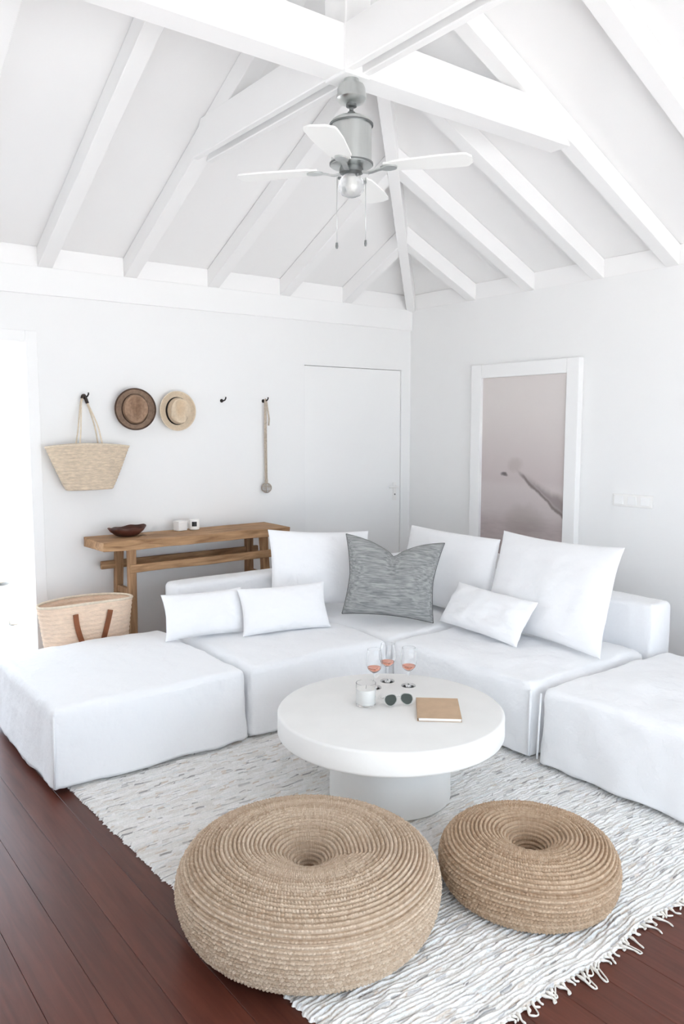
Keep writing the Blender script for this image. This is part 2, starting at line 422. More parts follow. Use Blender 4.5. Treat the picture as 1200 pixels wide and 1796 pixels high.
# ------------------------------------------------------------------ roof
AX, AY = RX/2, RY/2                              # apex in plan
ZR = ZP + RD                                     # underside of the boards at the wall face
AZ = ZR + SR*(-AX)
SL = (AZ - ZR)/(-AY)
OV = 1.15
roof = None
def roof_mesh():
    bm = bmesh.new(); T = 0.06
    ex = OV; low = ZR - SR*ex
    ey = (ZR-low)/SL
    c = [(ex, ey), (RX-ex, ey), (RX-ex, RY-ey), (ex, RY-ey)]
    lo = [bm.verts.new((p[0], p[1], low)) for p in c] + [bm.verts.new((AX, AY, AZ))]
    hi = [bm.verts.new((p[0], p[1], low+T)) for p in c] + [bm.verts.new((AX, AY, AZ+T))]
    for i in range(4):
        j = (i+1) % 4
        bm.faces.new((lo[i], lo[j], lo[4])); bm.faces.new((hi[i], hi[j], hi[4])); bm.faces.new((lo[i], lo[j], hi[j], hi[i]))
    return bm_obj('ceiling', bm, MT['ceil'])
roof = tag(roof_mesh(), kind='structure')

RWD = 0.088
def rafter(name, side, pos, w=RWD):
    """side 'L': from wall y=0; 'R': from wall x=0; 'F','S' the opposite ones"""
    s = SL if side in 'LF' else SR
    tmax = None
    if side in 'LF':
        tx = min(-pos, pos-RX); tmax = tx*(AY/AX)                       # reaches the hip
        tmax = min(tmax, -AY)
    else:
        ty = min(-pos, pos-RY); tmax = min(ty*(AX/AY), -AX)
    tail = -WT + 0.005
    e = 0.003
    prof = [(tail, ZP), (0.0, ZP), (tmax, ZP + s*tmax), (tmax, ZR + s*tmax - e), (tail, ZR + s*tail - e)]
    h = w/2
    if side == 'L': poly = [(pos-h, -t, z) for t, z in prof]; d = (w, 0, 0)
    if side == 'F': poly = [(pos-h, RY+t, z) for t, z in prof]; d = (w, 0, 0)
    if side == 'R': poly = [(-t, pos-h, z) for t, z in prof]; d = (0, w, 0)
    if side == 'S': poly = [(RX+t, pos-h, z) for t, z in prof]; d = (0, w, 0)
    # rafters bear on the plate: cut the foot level at the wall face
    poly2 = []
    for (t, z), p in zip(prof, poly): poly2.append((p[0], p[1], max(z, ZP) if z < ZP else z))
    o = prism(name, poly2, d, MT['beam'], roof, 0.003)
    return o
XC, YC = -2.455, -2.345
LX = [-0.675, -1.255, -1.85, XC, -3.0, -3.58, -4.16, -4.74]
RYs = [-0.69, -1.25, -1.82, YC, -2.94, -3.52, -4.08, -4.62]
for p in LX: rafter('rafter', 'L', p); rafter('rafter', 'F', p)
for p in RYs: rafter('rafter', 'R', p); rafter('rafter', 'S', p)
# blocking boards between rafter feet, standing on the walls
def blocking(side, a, b):
    s = SL if side in 'LF' else SR; z1 = ZR - 0.004
    if side == 'L': box('blocking_board', a, b, 0.0, 0.03, ZP, z1, MT['beam'], roof, 0.002)
    if side == 'F': box('blocking_board', a, b, RY-0.03, RY, ZP, z1, MT['beam'], roof, 0.002)
    if side == 'R': box('blocking_board', 0.0, 0.03, a, b, ZP, z1, MT['beam'], roof, 0.002)
    if side == 'S': box('blocking_board', RX-0.03, RX, a, b, ZP, z1, MT['beam'], roof, 0.002)
for side, ps, end in (('L', LX, RX), ('F', LX, RX), ('R', RYs, RY), ('S', RYs, RY)):
    q = [0.0] + ps + [end]
    for i in range(len(q)-1): blocking(side, q[i+1] + RWD/2, q[i] - RWD/2)
# hips
def hip(cx, cy):
    w = 0.07
    d = Vector((AX-cx, AY-cy, 0)); L = d.length; d.normalize(); n = Vector((-d.y, d.x, 0))
    base = Vector((cx, cy, 0)); rise = (AZ-ZR)/L
    z0 = ZP - 0.02
    poly = []
    for t, dz in ((-0.0, 0), (L, 0), (L, RD+0.015), (-0.0, RD+0.015)):
        poly.append(base + d*t - n*w/2 + Vector((0, 0, z0 + rise*t + dz)))
    prism('hip_rafter', poly, n*w, MT['beam'], roof, 0.003)
hip(0, 0); hip(RX, 0); hip(0, RY); hip(RX, RY)
# collar ties crossing above the fan
CB0, CB1 = 3.035, 3.215
def collar(axis, c, off, w):
    # ends rest on the rafters: clipped by the rafter underside near the ends
    s = SR if axis == 'x' else SL
    far = RX if axis == 'x' else RY
    t0 = (CB0 - ZP)/s + 0.03; t1 = (CB1 - ZR)/s + 0.015
    prof = [(-t0, CB0), (far+t0, CB0), (far+t1, CB1), (-t1, CB1)]
    if axis == 'x': poly = [(t, c+off-w/2, z) for t, z in prof]; d = (0, w, 0)
    else: poly = [(c+off-w/2, t, z) for t, z in prof]; d = (w, 0, 0)
    prism('collar_beam', poly, d, MT['beam'], roof, 0.004)
collar('x', YC, 0.03, 0.125)
collar('y', XC, -0.042, 0.040); collar('y', XC, 0.042, 0.040)
bm = bmesh.new(); add_box(bm, XC-0.064, XC+0.064, YC-0.045, YC+0.098, CB0-0.012, AZ-0.3, 0.004)
bm_obj('king_post', bm, MT['beam'], roof)

# ================================================================== LARGE FURNITURE
def fbm(p, o=3):
    return noise.fractal(Vector(p), 1.0, 2.0, o)

def cushion_box(x0, x1, y0, y1, z0, z1, rad, wr=0.006, crown=0.02, skirt=0.0, seed=0.0, res=0.03, soft=None):
    """box with rounded edges, gathered cloth folds and a loose hem; returns bmesh in world coords"""
    cx, cy, cz = (x0+x1)/2, (y0+y1)/2, (z0+z1)/2
    hx, hy, hz = (x1-x0)/2, (y1-y0)/2, (z1-z0)/2
    def axis(n): return np.linspace(-1, 1, n)
    nx, ny, nz = max(4, int(2*hx/res)), max(4, int(2*hy/res)), max(4, int(2*hz/(res*0.8)))
    bm = bmesh.new(); idx = {}
    def warp(t, h):      # denser sampling near the rounded edges
        return t
    def V(i, j, k):
        key = (i, j, k)
        if key in idx: return idx[key]
        u, v, w = -1+2*i/nx, -1+2*j/ny, -1+2*k/nz
        # concentrate samples at edges
        f = lambda t: math.copysign(1-(1-abs(t))**1.35, t)
        p = Vector((f(u)*hx, f(v)*hy, f(w)*hz))
        rb = 0.0
        q = Vector((max(-hx+rad, min(hx-rad, p.x)), max(-hy+rad, min(hy-rad, p.y)), max(-hz+rb, min(hz-rad, p.z))))
        d = p - q
        if d.length > 1e-9:
            n = d.normalized()
            m = max(abs(d.x), abs(d.y), abs(d.z))
            p = q + n*m if rad else p
        else: n = Vector((0, 0, 1))
        wp = p + Vector((cx, cy, cz))
        tz = (p.z+hz)/(2*hz)
        edge = (1-u*u)*(1-v*v)
        if w > 0.999 or d.z > 0:
            p.z += crown*max(0, edge)**0.6
            p.z += wr*1.2*fbm((wp.x*3.2+seed, wp.y*3.2, seed)) + wr*0.6*fbm((wp.x*9+wp.y*3, wp.y*9-wp.x*3, seed+3))
        side = abs(u) > 0.999 or abs(v) > 0.999
        if side:
            fold = (1-tz)
            hn = Vector((d.x, d.y, 0))
            hn = hn.normalized() if hn.length > 1e-6 else Vector((0, 0, 0))
            al = wp.x*(1 if abs(v) > 0.999 else 0) + wp.y*(1 if abs(u) > 0.999 else 0)
            amp = wr*(0.5 + 1.2*fold) 
            p += hn*(amp*fbm((al*4.0+seed, wp.z*1.3, seed+7)) + wr*0.5*fbm((al*12, wp.z*10, seed)) + skirt*fold**2)
            if k == 0: p.z += 0.010*fbm((al*5, seed, 1.0))
        idx[key] = bm.verts.new(p + Vector((cx, cy, cz)))
        return idx[key]
    for i in range(nx):
        for j in range(ny):
            bm.faces.new((V(i, j, nz), V(i+1, j, nz), V(i+1, j+1, nz), V(i, j+1, nz)))
            bm.faces.new((V(i, j, 0), V(i, j+1, 0), V(i+1, j+1, 0), V(i+1, j, 0)))
    for k in range(nz):
        for i in range(nx):
            bm.faces.new((V(i, 0, k), V(i+1, 0, k), V(i+1, 0, k+1), V(i, 0, k+1)))
            bm.faces.new((V(i, ny, k), V(i, ny, k+1), V(i+1, ny, k+1), V(i+1, ny, k)))
        for j in range(ny):
            bm.faces.new((V(0, j, k), V(0, j, k+1), V(0, j+1, k+1), V(0, j+1, k)))
            bm.faces.new((V(nx, j, k), V(nx, j+1, k), V(nx, j+1, k+1), V(nx, j, k+1)))
    return bm

SEAT = 0.385
def sofa_part(name, parent, dims, rad, **kw):
    bm = cushion_box(*dims, rad, **kw)
    bmesh.ops.translate(bm, verts=bm.verts, vec=-Vector(parent.location))
    return bm_obj(name, bm, MT['linen'], parent, True)

def seam(parent, pts, r=0.0035):
    tube('seam', pts, r, MT['linen'], parent, 6, org=parent.location)

SX0, SX1, SX2, SXB = -3.555, -2.585, -1.645, -0.51
SY0, SYB = -1.675, -0.52
GR = 0.0176                                  # stands on the rug
o1 = thing('sofa_ottoman', (-3.07, -1.2, 0), label='long white slipcovered ottoman at the left end of the sofa, by the basket', cat='ottoman', group='white sofa modules')
sofa_part('seat_cover', o1, (SX0, SX1-0.022, SY0, -0.665, 0.030, SEAT), 0.03, wr=0.008, crown=0.018, skirt=0.012, seed=1.3)
seam(o1, [(SX0-0.002, SY0-0.002, 0.36), (SX0-0.006, SY0-0.006, 0.2), (SX0-0.014, SY0-0.014, 0.04)], 0.005)
m1 = thing('sofa_module', (-2.11, -1.2, 0), label='white slipcovered armless sofa seat with low back, in front of the wooden bench', cat='sofa', group='white sofa modules')
sofa_part('seat_cover', m1, (SX1+0.018, SX2-0.014, SY0+0.01, -0.715, 0.030, SEAT), 0.035, wr=0.008, crown=0.02, skirt=0.008, seed=4.1)
sofa_part('backrest', m1, (-2.51, SX2-0.014, -0.705, SYB, 0.030, 0.645), 0.03, wr=0.004, crown=0.008, skirt=0.004, seed=8.2)
m2 = thing('corner_sofa_module', (-1.2, -1.2, 0), label='white slipcovered corner sofa seat under the grey cushion', cat='sofa', group='white sofa modules')
sofa_part('seat_cover', m2, (SX2+0.010, -0.715, SY0+0.016, -0.715, 0.030, SEAT), 0.035, wr=0.014, crown=0.02, skirt=0.0, seed=12.7)
sofa_part('backrest', m2, (SX2+0.010, SXB, -0.705, SYB, 0.030, 0.645), 0.03, wr=0.004, crown=0.008, seed=15.2)
sofa_part('backrest', m2, (-0.705, SXB, SY0+0.016, -0.715, 0.030, 0.645), 0.03, wr=0.004, crown=0.008, seed=18.9)
m3 = thing('sofa_module', (-1.2, -2.2, 0), label='white slipcovered armless sofa seat with low back, along the right wall', cat='sofa', group='white sofa modules')
sofa_part('seat_cover', m3, (SX2, -0.715, -2.700, SY0-0.012, 0.030, SEAT), 0.035, wr=0.014, crown=0.020, skirt=0.008, seed=21.5)
sofa_part('backrest', m3, (-0.705, SXB, -2.738, SY0-0.012, 0.030, 0.645), 0.028, wr=0.004, crown=0.006, seed=25.5)
seam(m3, [(SX2-0.004, -2.697, 0.36), (SX2-0.010, -2.699, 0.2), (SX2-0.016, -2.701, 0.045)], 0.007)
o2 = thing('sofa_ottoman', (-1.2, -3.2, 0), label='white slipcovered ottoman at the right edge, nearest end of the sofa', cat='ottoman', group='white sofa modules')
sofa_part('seat_cover', o2, (SX2, -0.60, -3.70, -2.760, 0.030, SEAT), 0.03, wr=0.011, crown=0.022, skirt=0.010, seed=31.1)
seam(o2, [(SX2-0.002, -2.755, 0.36), (SX2-0.008, -2.753, 0.2), (SX2-0.014, -2.751, 0.045)], 0.005)

def feet(parent, x0, x1, y0, y1):
    for fx in (x0+0.09, x1-0.09):
        for fy in (y0+0.09, y1-0.09):
            box('foot', fx-0.025, fx+0.025, fy-0.025, fy+0.025, GR, 0.05, MT['black'], parent, 0.003, parent.location)
feet(o1, SX0, SX1, SY0, -0.68); feet(m1, SX1, SX2, SY0, SYB); feet(m2, SX2, SXB, SY0, SYB)
feet(m3, SX2, SXB, -2.70, SY0); feet(o2, SX2, SXB, -3.70, -2.75)

# ------------------------------------------------------------------ rug
def rug():
    X0, X1, Y0, Y1 = -3.50, -1.42, -3.745, -1.40
    root = thing('rug', ((X0+X1)/2, (Y0+Y1)/2, 0), label='pale woven rag rug with knotted fringe on the dark wooden floor', cat='rug')
    pitch = 0.0145; per = 4
    nrow = int((Y1-Y0)/pitch); nx = 300
    yy = np.linspace(0, nrow, nrow*per+1)
    xx = np.linspace(X0, X1, nx+1)
    rows = np.minimum(yy.astype(int), nrow-1)
    ph = yy - rows
    h = np.abs(np.sin(PI*ph))**0.7
    # lumpy strips: per-row random walk along x
    lump = rng.random((nrow, nx//6+3)); lx = np.linspace(0, lump.shape[1]-1.001, nx+1)
    li = lx.astype(int); lf = lx-li; lf = lf*lf*(3-2*lf)
    lumpx = lump[:, li]*(1-lf) + lump[:, li+1]*lf
    hh = lumpx[rows]
    Z = 0.004 + 0.0095*h[:, None]*(0.5+0.7*hh)
    Z[0] = 0.0015; Z[-1] = 0.0015; Z[:, 0] = 0.0015; Z[:, -1] = 0.0015
    edge = rng.normal(0, 0.006, nrow)
    # left edge drifts: not quite parallel to the wall
    tt = np.clip((yy/nrow), 0, 1)
    left = X0 + 0.075*(1-tt) + edge[rows]*np.abs(np.sin(PI*ph))
    U = np.linspace(0, 1, nx+1)
    X = left[:, None]*(1-U)[None] + X1*U[None]
    wave = 0.010*np.sin(xx*5.1)+0.006*np.sin(xx*13+1)
    Y = (Y0 + yy*pitch)[:, None] + (wave[None, :]*(1-tt)[:, None])
    Y = Y + 0.006*(hh-0.5)
    # colour of each rag piece
    pal = np.array([(0.82, 0.81, 0.79), (0.76, 0.74, 0.71), (0.86, 0.85, 0.84), (0.72, 0.74, 0.74), (0.47, 0.46, 0.46), (0.62, 0.53, 0.45), (0.26, 0.25, 0.25)])
    prob = np.array([0.17, 0.10, 0.12, 0.15, 0.20, 0.15, 0.11])
    seg = np.zeros((nrow, nx+1), int)
    for r in range(nrow):
        c = 0
        while c <= nx:
            L = int(rng.integers(3, 18)); k = rng.choice(7, p=prob)
            if k >= 4: L = min(L, int(rng.integers(3, 9)))
            seg[r, c:c+L] = k; c += L
    plain = pal[rng.choice(3, size=(nrow, nx//10+1), p=(0.45, 0.25, 0.30))].repeat(10, axis=1)[:, :nx+1]
    tint = pal[seg][rows]
    strand = rng.integers(0, per, size=(nrow, nx//8+2)).repeat(8, axis=1)[:, :nx+1]        # a coloured strand is only part of a row wide
    sub = np.minimum((ph*per).astype(int), per-1)
    off = (seg[rows] >= 3) & (np.abs(strand[rows] - sub[:, None]) > 0)
    tint[off] = plain[rows][off]
    tint = np.clip(tint*(0.93+0.1*rng.random(tint.shape[:2])[..., None]), 0, 1)
    cx, cy = root.location.x, root.location.y
    np_grid_mesh('rug_weave', X-cx, Y-cy, Z, MT['rug'], root, tint=tint)
    # backing so that the rug has a body
    bmx = bmesh.new(); add_box(bmx, X0+0.10-cx, X1-0.01-cx, Y0+0.025-cy, Y1-0.01-cy, 0.0006, 0.0038)
    bm_obj('rug_backing', bmx, MT['fringe'], root)
    # knotted fringe along the near edge
    n = 92
    for i in range(n):
        u = (i+0.5)/n; x = X0 + 0.09 + (X1-X0-0.1)*u
        y = Y0 + 0.010*math.sin(x*5.1)+0.006*math.sin(x*13+1) + 0.006
        L = random.choice((0.025, 0.03, 0.035, 0.045, 0.07)); sw = random.uniform(-0.025, 0.025)
        pts = spline([(x, y, 0.006), (x+sw*0.3, y-L*0.35, 0.008), (x+sw*0.9, y-L*0.7, 0.005), (x+sw*0.6+random.uniform(-.012, .012), y-L, 0.004)], 9)
        bmt = bmesh.new(); c = Vector((cx, cy, 0))
        rad = [0.0030, 0.0034, 0.0052, 0.0056, 0.004, 0.0032, 0.003, 0.0032, 0.0036, 0.0022][:len(pts)]
        rad += [0.003]*(len(pts)-len(rad))
        add_tube(bmt, [p-c for p in pts], rad, 6)
        if random.random() < 0.45:      # loop back to the edge
            q = spline([pts[-1], pts[-1]+Vector((0.012, 0.004, 0)), (x+0.022, y, 0.006)], 6)
            add_tube(bmt, [p-c for p in q], 0.0026, 5)
        bm_obj('tassel', bmt, MT['fringe'], root, True)
rug()

# ------------------------------------------------------------------ round plaster table
TX, TY, TZ = -2.40, -2.552, 0.40
tb = thing('coffee_table', (TX, TY, GR), label='round white plaster pedestal coffee table in the middle of the rug', cat='table')
TZL = TZ-GR
def rprof(r, z0, z1, b, n=5):
    p = [(0, z0), (r-b, z0)]
    for k in range(1, n+1):
        a = PI/2*k/n; p.append((r-b+b*math.sin(a), z0+b-b*math.cos(a)))
    for k in range(1, n+1):
        a = PI/2*k/n; p.append((r-b+b*math.cos(a), z1-b+b*math.sin(a)))
    p.append((0, z1)); return p
lathe('table_top', rprof(0.485, TZL-0.100, TZL, 0.014), MT['plaster'], tb, 128)
lathe('pedestal', rprof(0.262, 0.0, TZL-0.0995, 0.006, 2), MT['plaster'], tb, 96)

# ------------------------------------------------------------------ poufs
def pouf(name, loc, R, H, dip_off, hole, label, ridges, stitches, seedv, squash=0.0, tint=(1, 1, 1), crease=None):
    # closed profile from the dip in the top over the shoulder to the underside
    head = [(.008, .40), (.08, .43), (.15, .56), (.22, .74), (.33, .90), (.45, .98), (.58, 1.0)] if hole else [(.008, .60), (.05, .62), (.12, .73), (.24, .87), (.40, .97), (.57, 1.0)]
    prf = head + [ (.74, .96), (.89, .86), (.97, .71), (1.0, .52), (.985, .32), (.94, .16), (.86, .05), (.74, .0), (.45, 0.0), (.20, 0.0), (.02, 0.0)]
    ctrl = [(r*R, v*H) for r, v in prf]
    pts = [Vector((p[0], 0, p[1])) for p in ctrl]
    sp = np.array([(p.x, p.z) for p in spline(pts, 400)])
    dl = np.hypot(*np.diff(sp, axis=0).T); s = np.concatenate([[0], np.cumsum(dl)])
    per = 8; n = ridges*per + 1
    t = np.linspace(0, s[-1], n)
    r = np.interp(t, s, sp[:, 0]); z = np.interp(t, s, sp[:, 1])
    tr = np.gradient(r, t); tz = np.gradient(z, t); nr, nz = -tz, tr
    ln = np.hypot(nr, nz); nr, nz = nr/ln, nz/ln
    nr, nz = -nr*-1, -nz*-1
    # outward is up on the top: flip when needed
    flip = np.where(nz[n//4] < 0, -1, 1); nr, nz = nr*flip, nz*flip
    C = stitches*4
    th = np.linspace(0, 2*PI, C, endpoint=False)
    row = t/s[-1]*ridges
    ph = row - np.floor(row)
    ri = np.floor(row).astype(int)
    ridge = np.sqrt(np.clip(1-((ph-0.5)/0.40)**2, 0, 1))
    amp = s[-1]/ridges*0.90
    stag = (ri % 2)*0.5
    st = np.abs(np.sin((th[None, :]*stitches/(2*PI) + stag[:, None] + 0.13*ri[:, None])*PI))**0.5
    rs = np.random.default_rng(seedv)
    stn = rs.random((ridges+1, stitches))
    ci = (np.floor(th[None, :]*stitches/(2*PI) + stag[:, None] + 0.13*ri[:, None]).astype(int)) % stitches
    sv = stn[ri[:, None], ci]
    disp = amp*ridge[:, None]*(0.50 + 0.50*st)*(0.85+0.25*sv)
    # irregular hand-made body
    low = np.zeros((n, C)); 
    for k in range(1, 5):
        low += (0.014/k)*R/0.4*np.sin(k*th+rs.random()*6)[None, :]*np.sin(PI*np.clip(z/H, 0, 1)+0.5*rs.random())[:, None]
    rr = (r[:, None] + nr[:, None]*disp + low*np.clip(r/R, 0, 1)[:, None])
    zz = (z[:, None] + nz[:, None]*disp)
    zz = zz*(1 + squash*np.cos(th-2.2)[None, :]*np.clip(r/R, 0, 1)[:, None])
    if crease:
        dth = np.angle(np.exp(1j*(th - crease)))
        zz = zz - 0.030*np.exp(-(dth/0.42)**2)[None, :]*(np.exp(-((r/R-0.42)/0.20)**2)*(z > H*0.5))[:, None]
    offw = (1-np.clip(r/(0.6*R), 0, 1))**1.0*(z > H*0.3)
    X = rr*np.cos(th)[None] + dip_off[0]*offw[:, None]; Y = rr*np.sin(th)[None] + dip_off[1]*offw[:, None]
    zz = np.maximum(zz, 0.0)
    base = np.array((0.64, 0.51, 0.39))*np.array(tint); dark = np.array((0.40, 0.28, 0.185))*np.array(tint)
    f = np.clip(0.42 + 0.5*sv + 0.5*(rs.random((ridges+1, 1))[ri]-0.5), 0, 1)[..., None]
    col = base*f + dark*(1-f)
    o = np_grid_mesh(name, X, Y, zz, MT['pouf'], None, wrap_u=True, tint=col, loc=loc)
    return tag(o, label, 'pouf', 'woven raffia poufs on the rug')
pouf('floor_pouf', (-3.185, -3.070, GR), 0.417, 0.258, (-0.01, -0.01), 0.0, 'large round woven raffia pouf with a deep dimple, nearest the floorboards', 74, 200, 3, 0.02, crease=-0.55)
pouf('floor_pouf', (-2.482, -3.387, GR), 0.298, 0.195, (0.0, 0.0), 0.11, 'smaller darker woven raffia pouf with a round hole, near the fringed rug edge', 54, 150, 5, 0.03, (0.90, 0.84, 0.78))

# ------------------------------------------------------------------ wooden bench table
bx0, bx1, by0, by1, bz = -2.84, -1.49, -0.40, -0.055, 0.90
bn = thing('bench_table', ((bx0+bx1)/2, -0.22, 0), label='narrow rustic wooden bench table standing against the white wall', cat='table')
def rough_plank(name, x0, x1, y0, y1, z0, z1, mat, parent, amp=0.006, n=36, seedv=0.0, sag=0.0):
    bm = bmesh.new(); rings = []; org = Vector(parent.location)
    for i in range(n+1):
        u = i/n; x = x0+(x1-x0)*u
        ring = []
        for (y, z, k) in ((y0, z0, 0), (y0, (z0+z1)/2, 1), (y0, z1, 2), ((y0+y1)/2, z1, 3), (y1, z1, 4), (y1, (z0+z1)/2, 5), (y1, z0, 6), ((y0+y1)/2, z0, 7)):
            dy = amp*1.5*noise.noise(Vector((x*3, k*2.7, seedv))) + amp*0.6*noise.noise(Vector((x*14, k*2.7, seedv)))
            dz = amp*noise.noise(Vector((x*4+7, k*1.9, seedv))) + sag*math.sin(PI*u)
            ring.append(bm.verts.new(Vector((x, y+dy, z+(dz if k not in (3, 4, 5) else dz*0.4)))-org))
        rings.append(ring)
    for i in range(n):
        for k in range(8): bm.faces.new((rings[i][k], rings[i][(k+1) % 8], rings[i+1][(k+1) % 8], rings[i+1][k]))
    bm.faces.new(rings[0][::-1]); bm.faces.new(rings[-1])
    o = bm_obj(name, bm, mat, parent, False)
    md = o.modifiers.new('bevel', 'BEVEL'); md.width = 0.004; md.segments = 2; md.limit_method = 'ANGLE'
    return o
rough_plank('table_top', bx0, bx1, by0, by1, bz-0.058, bz, MT['bench'], bn, 0.007, 40, 2.0)
def leg(xt, yt, xb, yb, w=0.05, d=0.045):
    org = Vector(bn.location); bm = bmesh.new(); rings = []
    for i in range(9):
        u = i/8; z = (bz-0.054)*(1-u); x = xt+(xb-xt)*u; y = yt+(yb-yt)*u
        s = 1.0 + 0.10*noise.noise(Vector((z*5, xt*9, yt*9)))
        rings.append([bm.verts.new(Vector((x+a*w/2*s, y+b*d/2*s, z))-org) for a, b in ((-1, -1), (1, -1), (1, 1), (-1, 1))])
    for i in range(8):
        for k in range(4): bm.faces.new((rings[i][k], rings[i][(k+1) % 4], rings[i+1][(k+1) % 4], rings[i+1][k]))
    bm.faces.new(rings[0][::-1]); bm.faces.new(rings[-1])
    o = bm_obj('leg', bm, MT['benchleg'], bn)
    md = o.modifiers.new('bevel', 'BEVEL'); md.width = 0.005; md.segments = 2; md.limit_method = 'ANGLE'
LXa, LXb = -2.635, -1.665
leg(LXa, -0.325, LXa-0.02, -0.365); leg(LXa, -0.125, LXa-0.02, -0.085)
leg(LXb, -0.325, LXb+0.02, -0.365, 0.055); leg(LXb, -0.125, LXb+0.02, -0.085, 0.055)
rough_plank('stretcher', -2.655, -1.60, -0.362, -0.335, 0.69, 0.742, MT['bench'], bn, 0.004, 26, 5.0)
rough_plank('stretcher', -2.755, -1.585, -0.128, -0.10, 0.69, 0.742, MT['bench'], bn, 0.004, 26, 9.0)
for zz in (0.56, 0.31):
    for xx in (LXa-0.008, LXb+0.008):
        box('rung', xx-0.014, xx+0.014, -0.345, -0.105, zz-0.022, zz+0.022, MT['benchleg'], bn, 0.004, bn.location)

# ------------------------------------------------------------------ framed picture on the right wall
py0, py1, pz1 = -1.735, -0.755, 2.065
pic = thing('framed_picture', (-0.03, (py0+py1)/2, 0.55), label='tall white framed print of a misty shoreline on the right wall', cat='picture')
pzb = 0.55; pd = 0.055; fwid = 0.10
def pbox(n, a, b, z0, z1, x0=-pd, x1=-0.002, m='trim', bev=0.004):
    return box(n, x0, x1, a, b, z0, z1, MT[m], pic, bev, pic.location)
pbox('frame_side', py0, py0+fwid, pzb, pz1); pbox('frame_side', py1-fwid, py1, pzb, pz1)
pbox('frame_top', py0+fwid, py1-fwid, pz1-fwid, pz1); pbox('frame_bottom', py0+fwid, py1-fwid, pzb, pzb+fwid)
pl_ = pic.location
y_a, y_b, z_a, z_b = py1-fwid, py0+fwid, pzb+fwid, pz1-fwid
me = bpy.data.meshes.new('print')
me.from_pydata([(-0.03-pl_.x, y_a-pl_.y, z_a-pl_.z), (-0.03-pl_.x, y_b-pl_.y, z_a-pl_.z), (-0.03-pl_.x, y_b-pl_.y, z_b-pl_.z), (-0.03-pl_.x, y_a-pl_.y, z_b-pl_.z)], [], [(0, 1, 2, 3)])
uv = me.uv_layers.new(name='UVMap')
for i, c in enumerate(((0, 0), (1, 0), (1, 1), (0, 1))): uv.data[i].uv = c
me.materials.append(MT['art']); po = bpy.data.objects.new('print', me); COL.objects.link(po); po.parent = pic
po['label'] = 'misty grey pink seascape print'

# ================================================================== CUSHIONS
def pillow(name, w, h, t, loc, rot, mat, label, ear=0.06, dent=0.0, seedv=0.0, wr=0.006, n=44, belly=0.25, group='cushions on the sofa', trim=None, sag=0.0):
    U = np.linspace(-1, 1, n+1)
    bm = bmesh.new(); front = {}; back = {}
    def place(u, v, sgn):
        e = max(0.0, (1-u*u)*(1-v*v))
        x = u*w/2*(1 - ear*(1-v*v)*abs(u)**3); z = (v*h/2)*(1 - ear*(1-u*u)*abs(v)**3)
        th = t/2*(e**0.42)*(1 + belly*(-v)*0.6)
        y = -sgn*th
        if dent:
            g = (0.55*math.exp(-abs(u-0.02)/0.16)+0.45*math.exp(-(u/0.5)**2))*max(0, (v+0.4)/1.4)**1.5
            z -= dent*g
            cr = math.exp(-(u/0.10)**2)*max(0, (v+0.2)/1.2)
            y += sgn*0.035*cr*(e**0.3)
            x += 0.03*u*max(0, v)
        z -= sag*(1-u*u)*max(0, v)
        wv = e**0.35
        px, pz = u*w/2, v*h/2
        radial = fbm((math.atan2(v, u)*2.2, (u*u+v*v)*1.1, seedv+sgn))*(u*u+v*v)*0.6
        y += sgn*wr*wv*(1.5*fbm((px*5+seedv, pz*5, sgn)) + 0.7*fbm((px*14, pz*14+seedv, sgn)) + 2.2*radial)
        return (x, y, z + h/2)
    for i, u in enumerate(U):
        for j, v in enumerate(U):
            edge = i in (0, n) or j in (0, n)
            # ease sampling towards the edges
            uu = math.sin(u*PI/2); vv = math.sin(v*PI/2)
            front[i, j] = bm.verts.new(place(uu, vv, 1))
            back[i, j] = front[i, j] if edge else bm.verts.new(place(uu, vv, -1))
    for i in range(n):
        for j in range(n):
            bm.faces.new((front[i, j], front[i+1, j], front[i+1, j+1], front[i, j+1]))
            bm.faces.new((back[i, j], back[i, j+1], back[i+1, j+1], back[i+1, j]))
    ring = [front[i, 0].co.copy() for i in range(n)] + [front[n, j].co.copy() for j in range(n)] + [front[i, n].co.copy() for i in range(n, 0, -1)] + [front[0, j].co.copy() for j in range(n, 0, -1)]
    o = bm_obj(name, bm, mat, None, True, loc, rot)
    tag(o, label, 'cushion', group)
    bmt = bmesh.new(); ring.append(ring[0]); add_tube(bmt, ring, 0.003 if trim else 0.0022, 6)
    bm_obj('piping', bmt, trim or mat, o, True)
    return o

SZ = SEAT + 0.022
def heading(d):       # front of the pillow (local -y) looks along angle d (degrees, world)
    return math.radians(d + 90)
def pil(name, w, h, t, x, y, face, lean, mat, label, roll=0.0, z=SZ, **kw):
    """base centre at x,y ; lean back by degrees ; roll in its own plane"""
    R = Matrix.Rotation(heading(face), 4, 'Z') @ Matrix.Rotation(math.radians(-lean), 4, 'X') @ Matrix.Rotation(math.radians(roll), 4, 'Y')
    o = pillow(name, w, h, t, (x, y, z), R.to_euler(), mat, label, **kw)
    return o
W2 = MT['linen2']
pil('cushion', 0.48, 0.258, 0.15, -2.49, -1.045, -99, 16, W2, 'white lumbar cushion nearest the basket, at the left end of the sofa back', roll=0, seedv=1.0, ear=0.07)
pil('cushion', 0.55, 0.275, 0.15, -2.06, -1.235, -102, 22, W2, 'white lumbar cushion standing in front of the large left cushion', roll=0, seedv=3.0, ear=0.07)
pil('cushion', 0.72, 0.49, 0.17, -1.60, -0.945, -101, 14, W2, 'large white cushion behind the grey cushion, nearest the bench', roll=4, z=SZ+0.040, seedv=5.0, ear=0.06)
pil('cushion', 0.88, 0.51, 0.18, -0.92, -1.33, 176, 12, W2, 'large white cushion in the sofa corner below the picture', roll=0, seedv=7.0, ear=0.03)
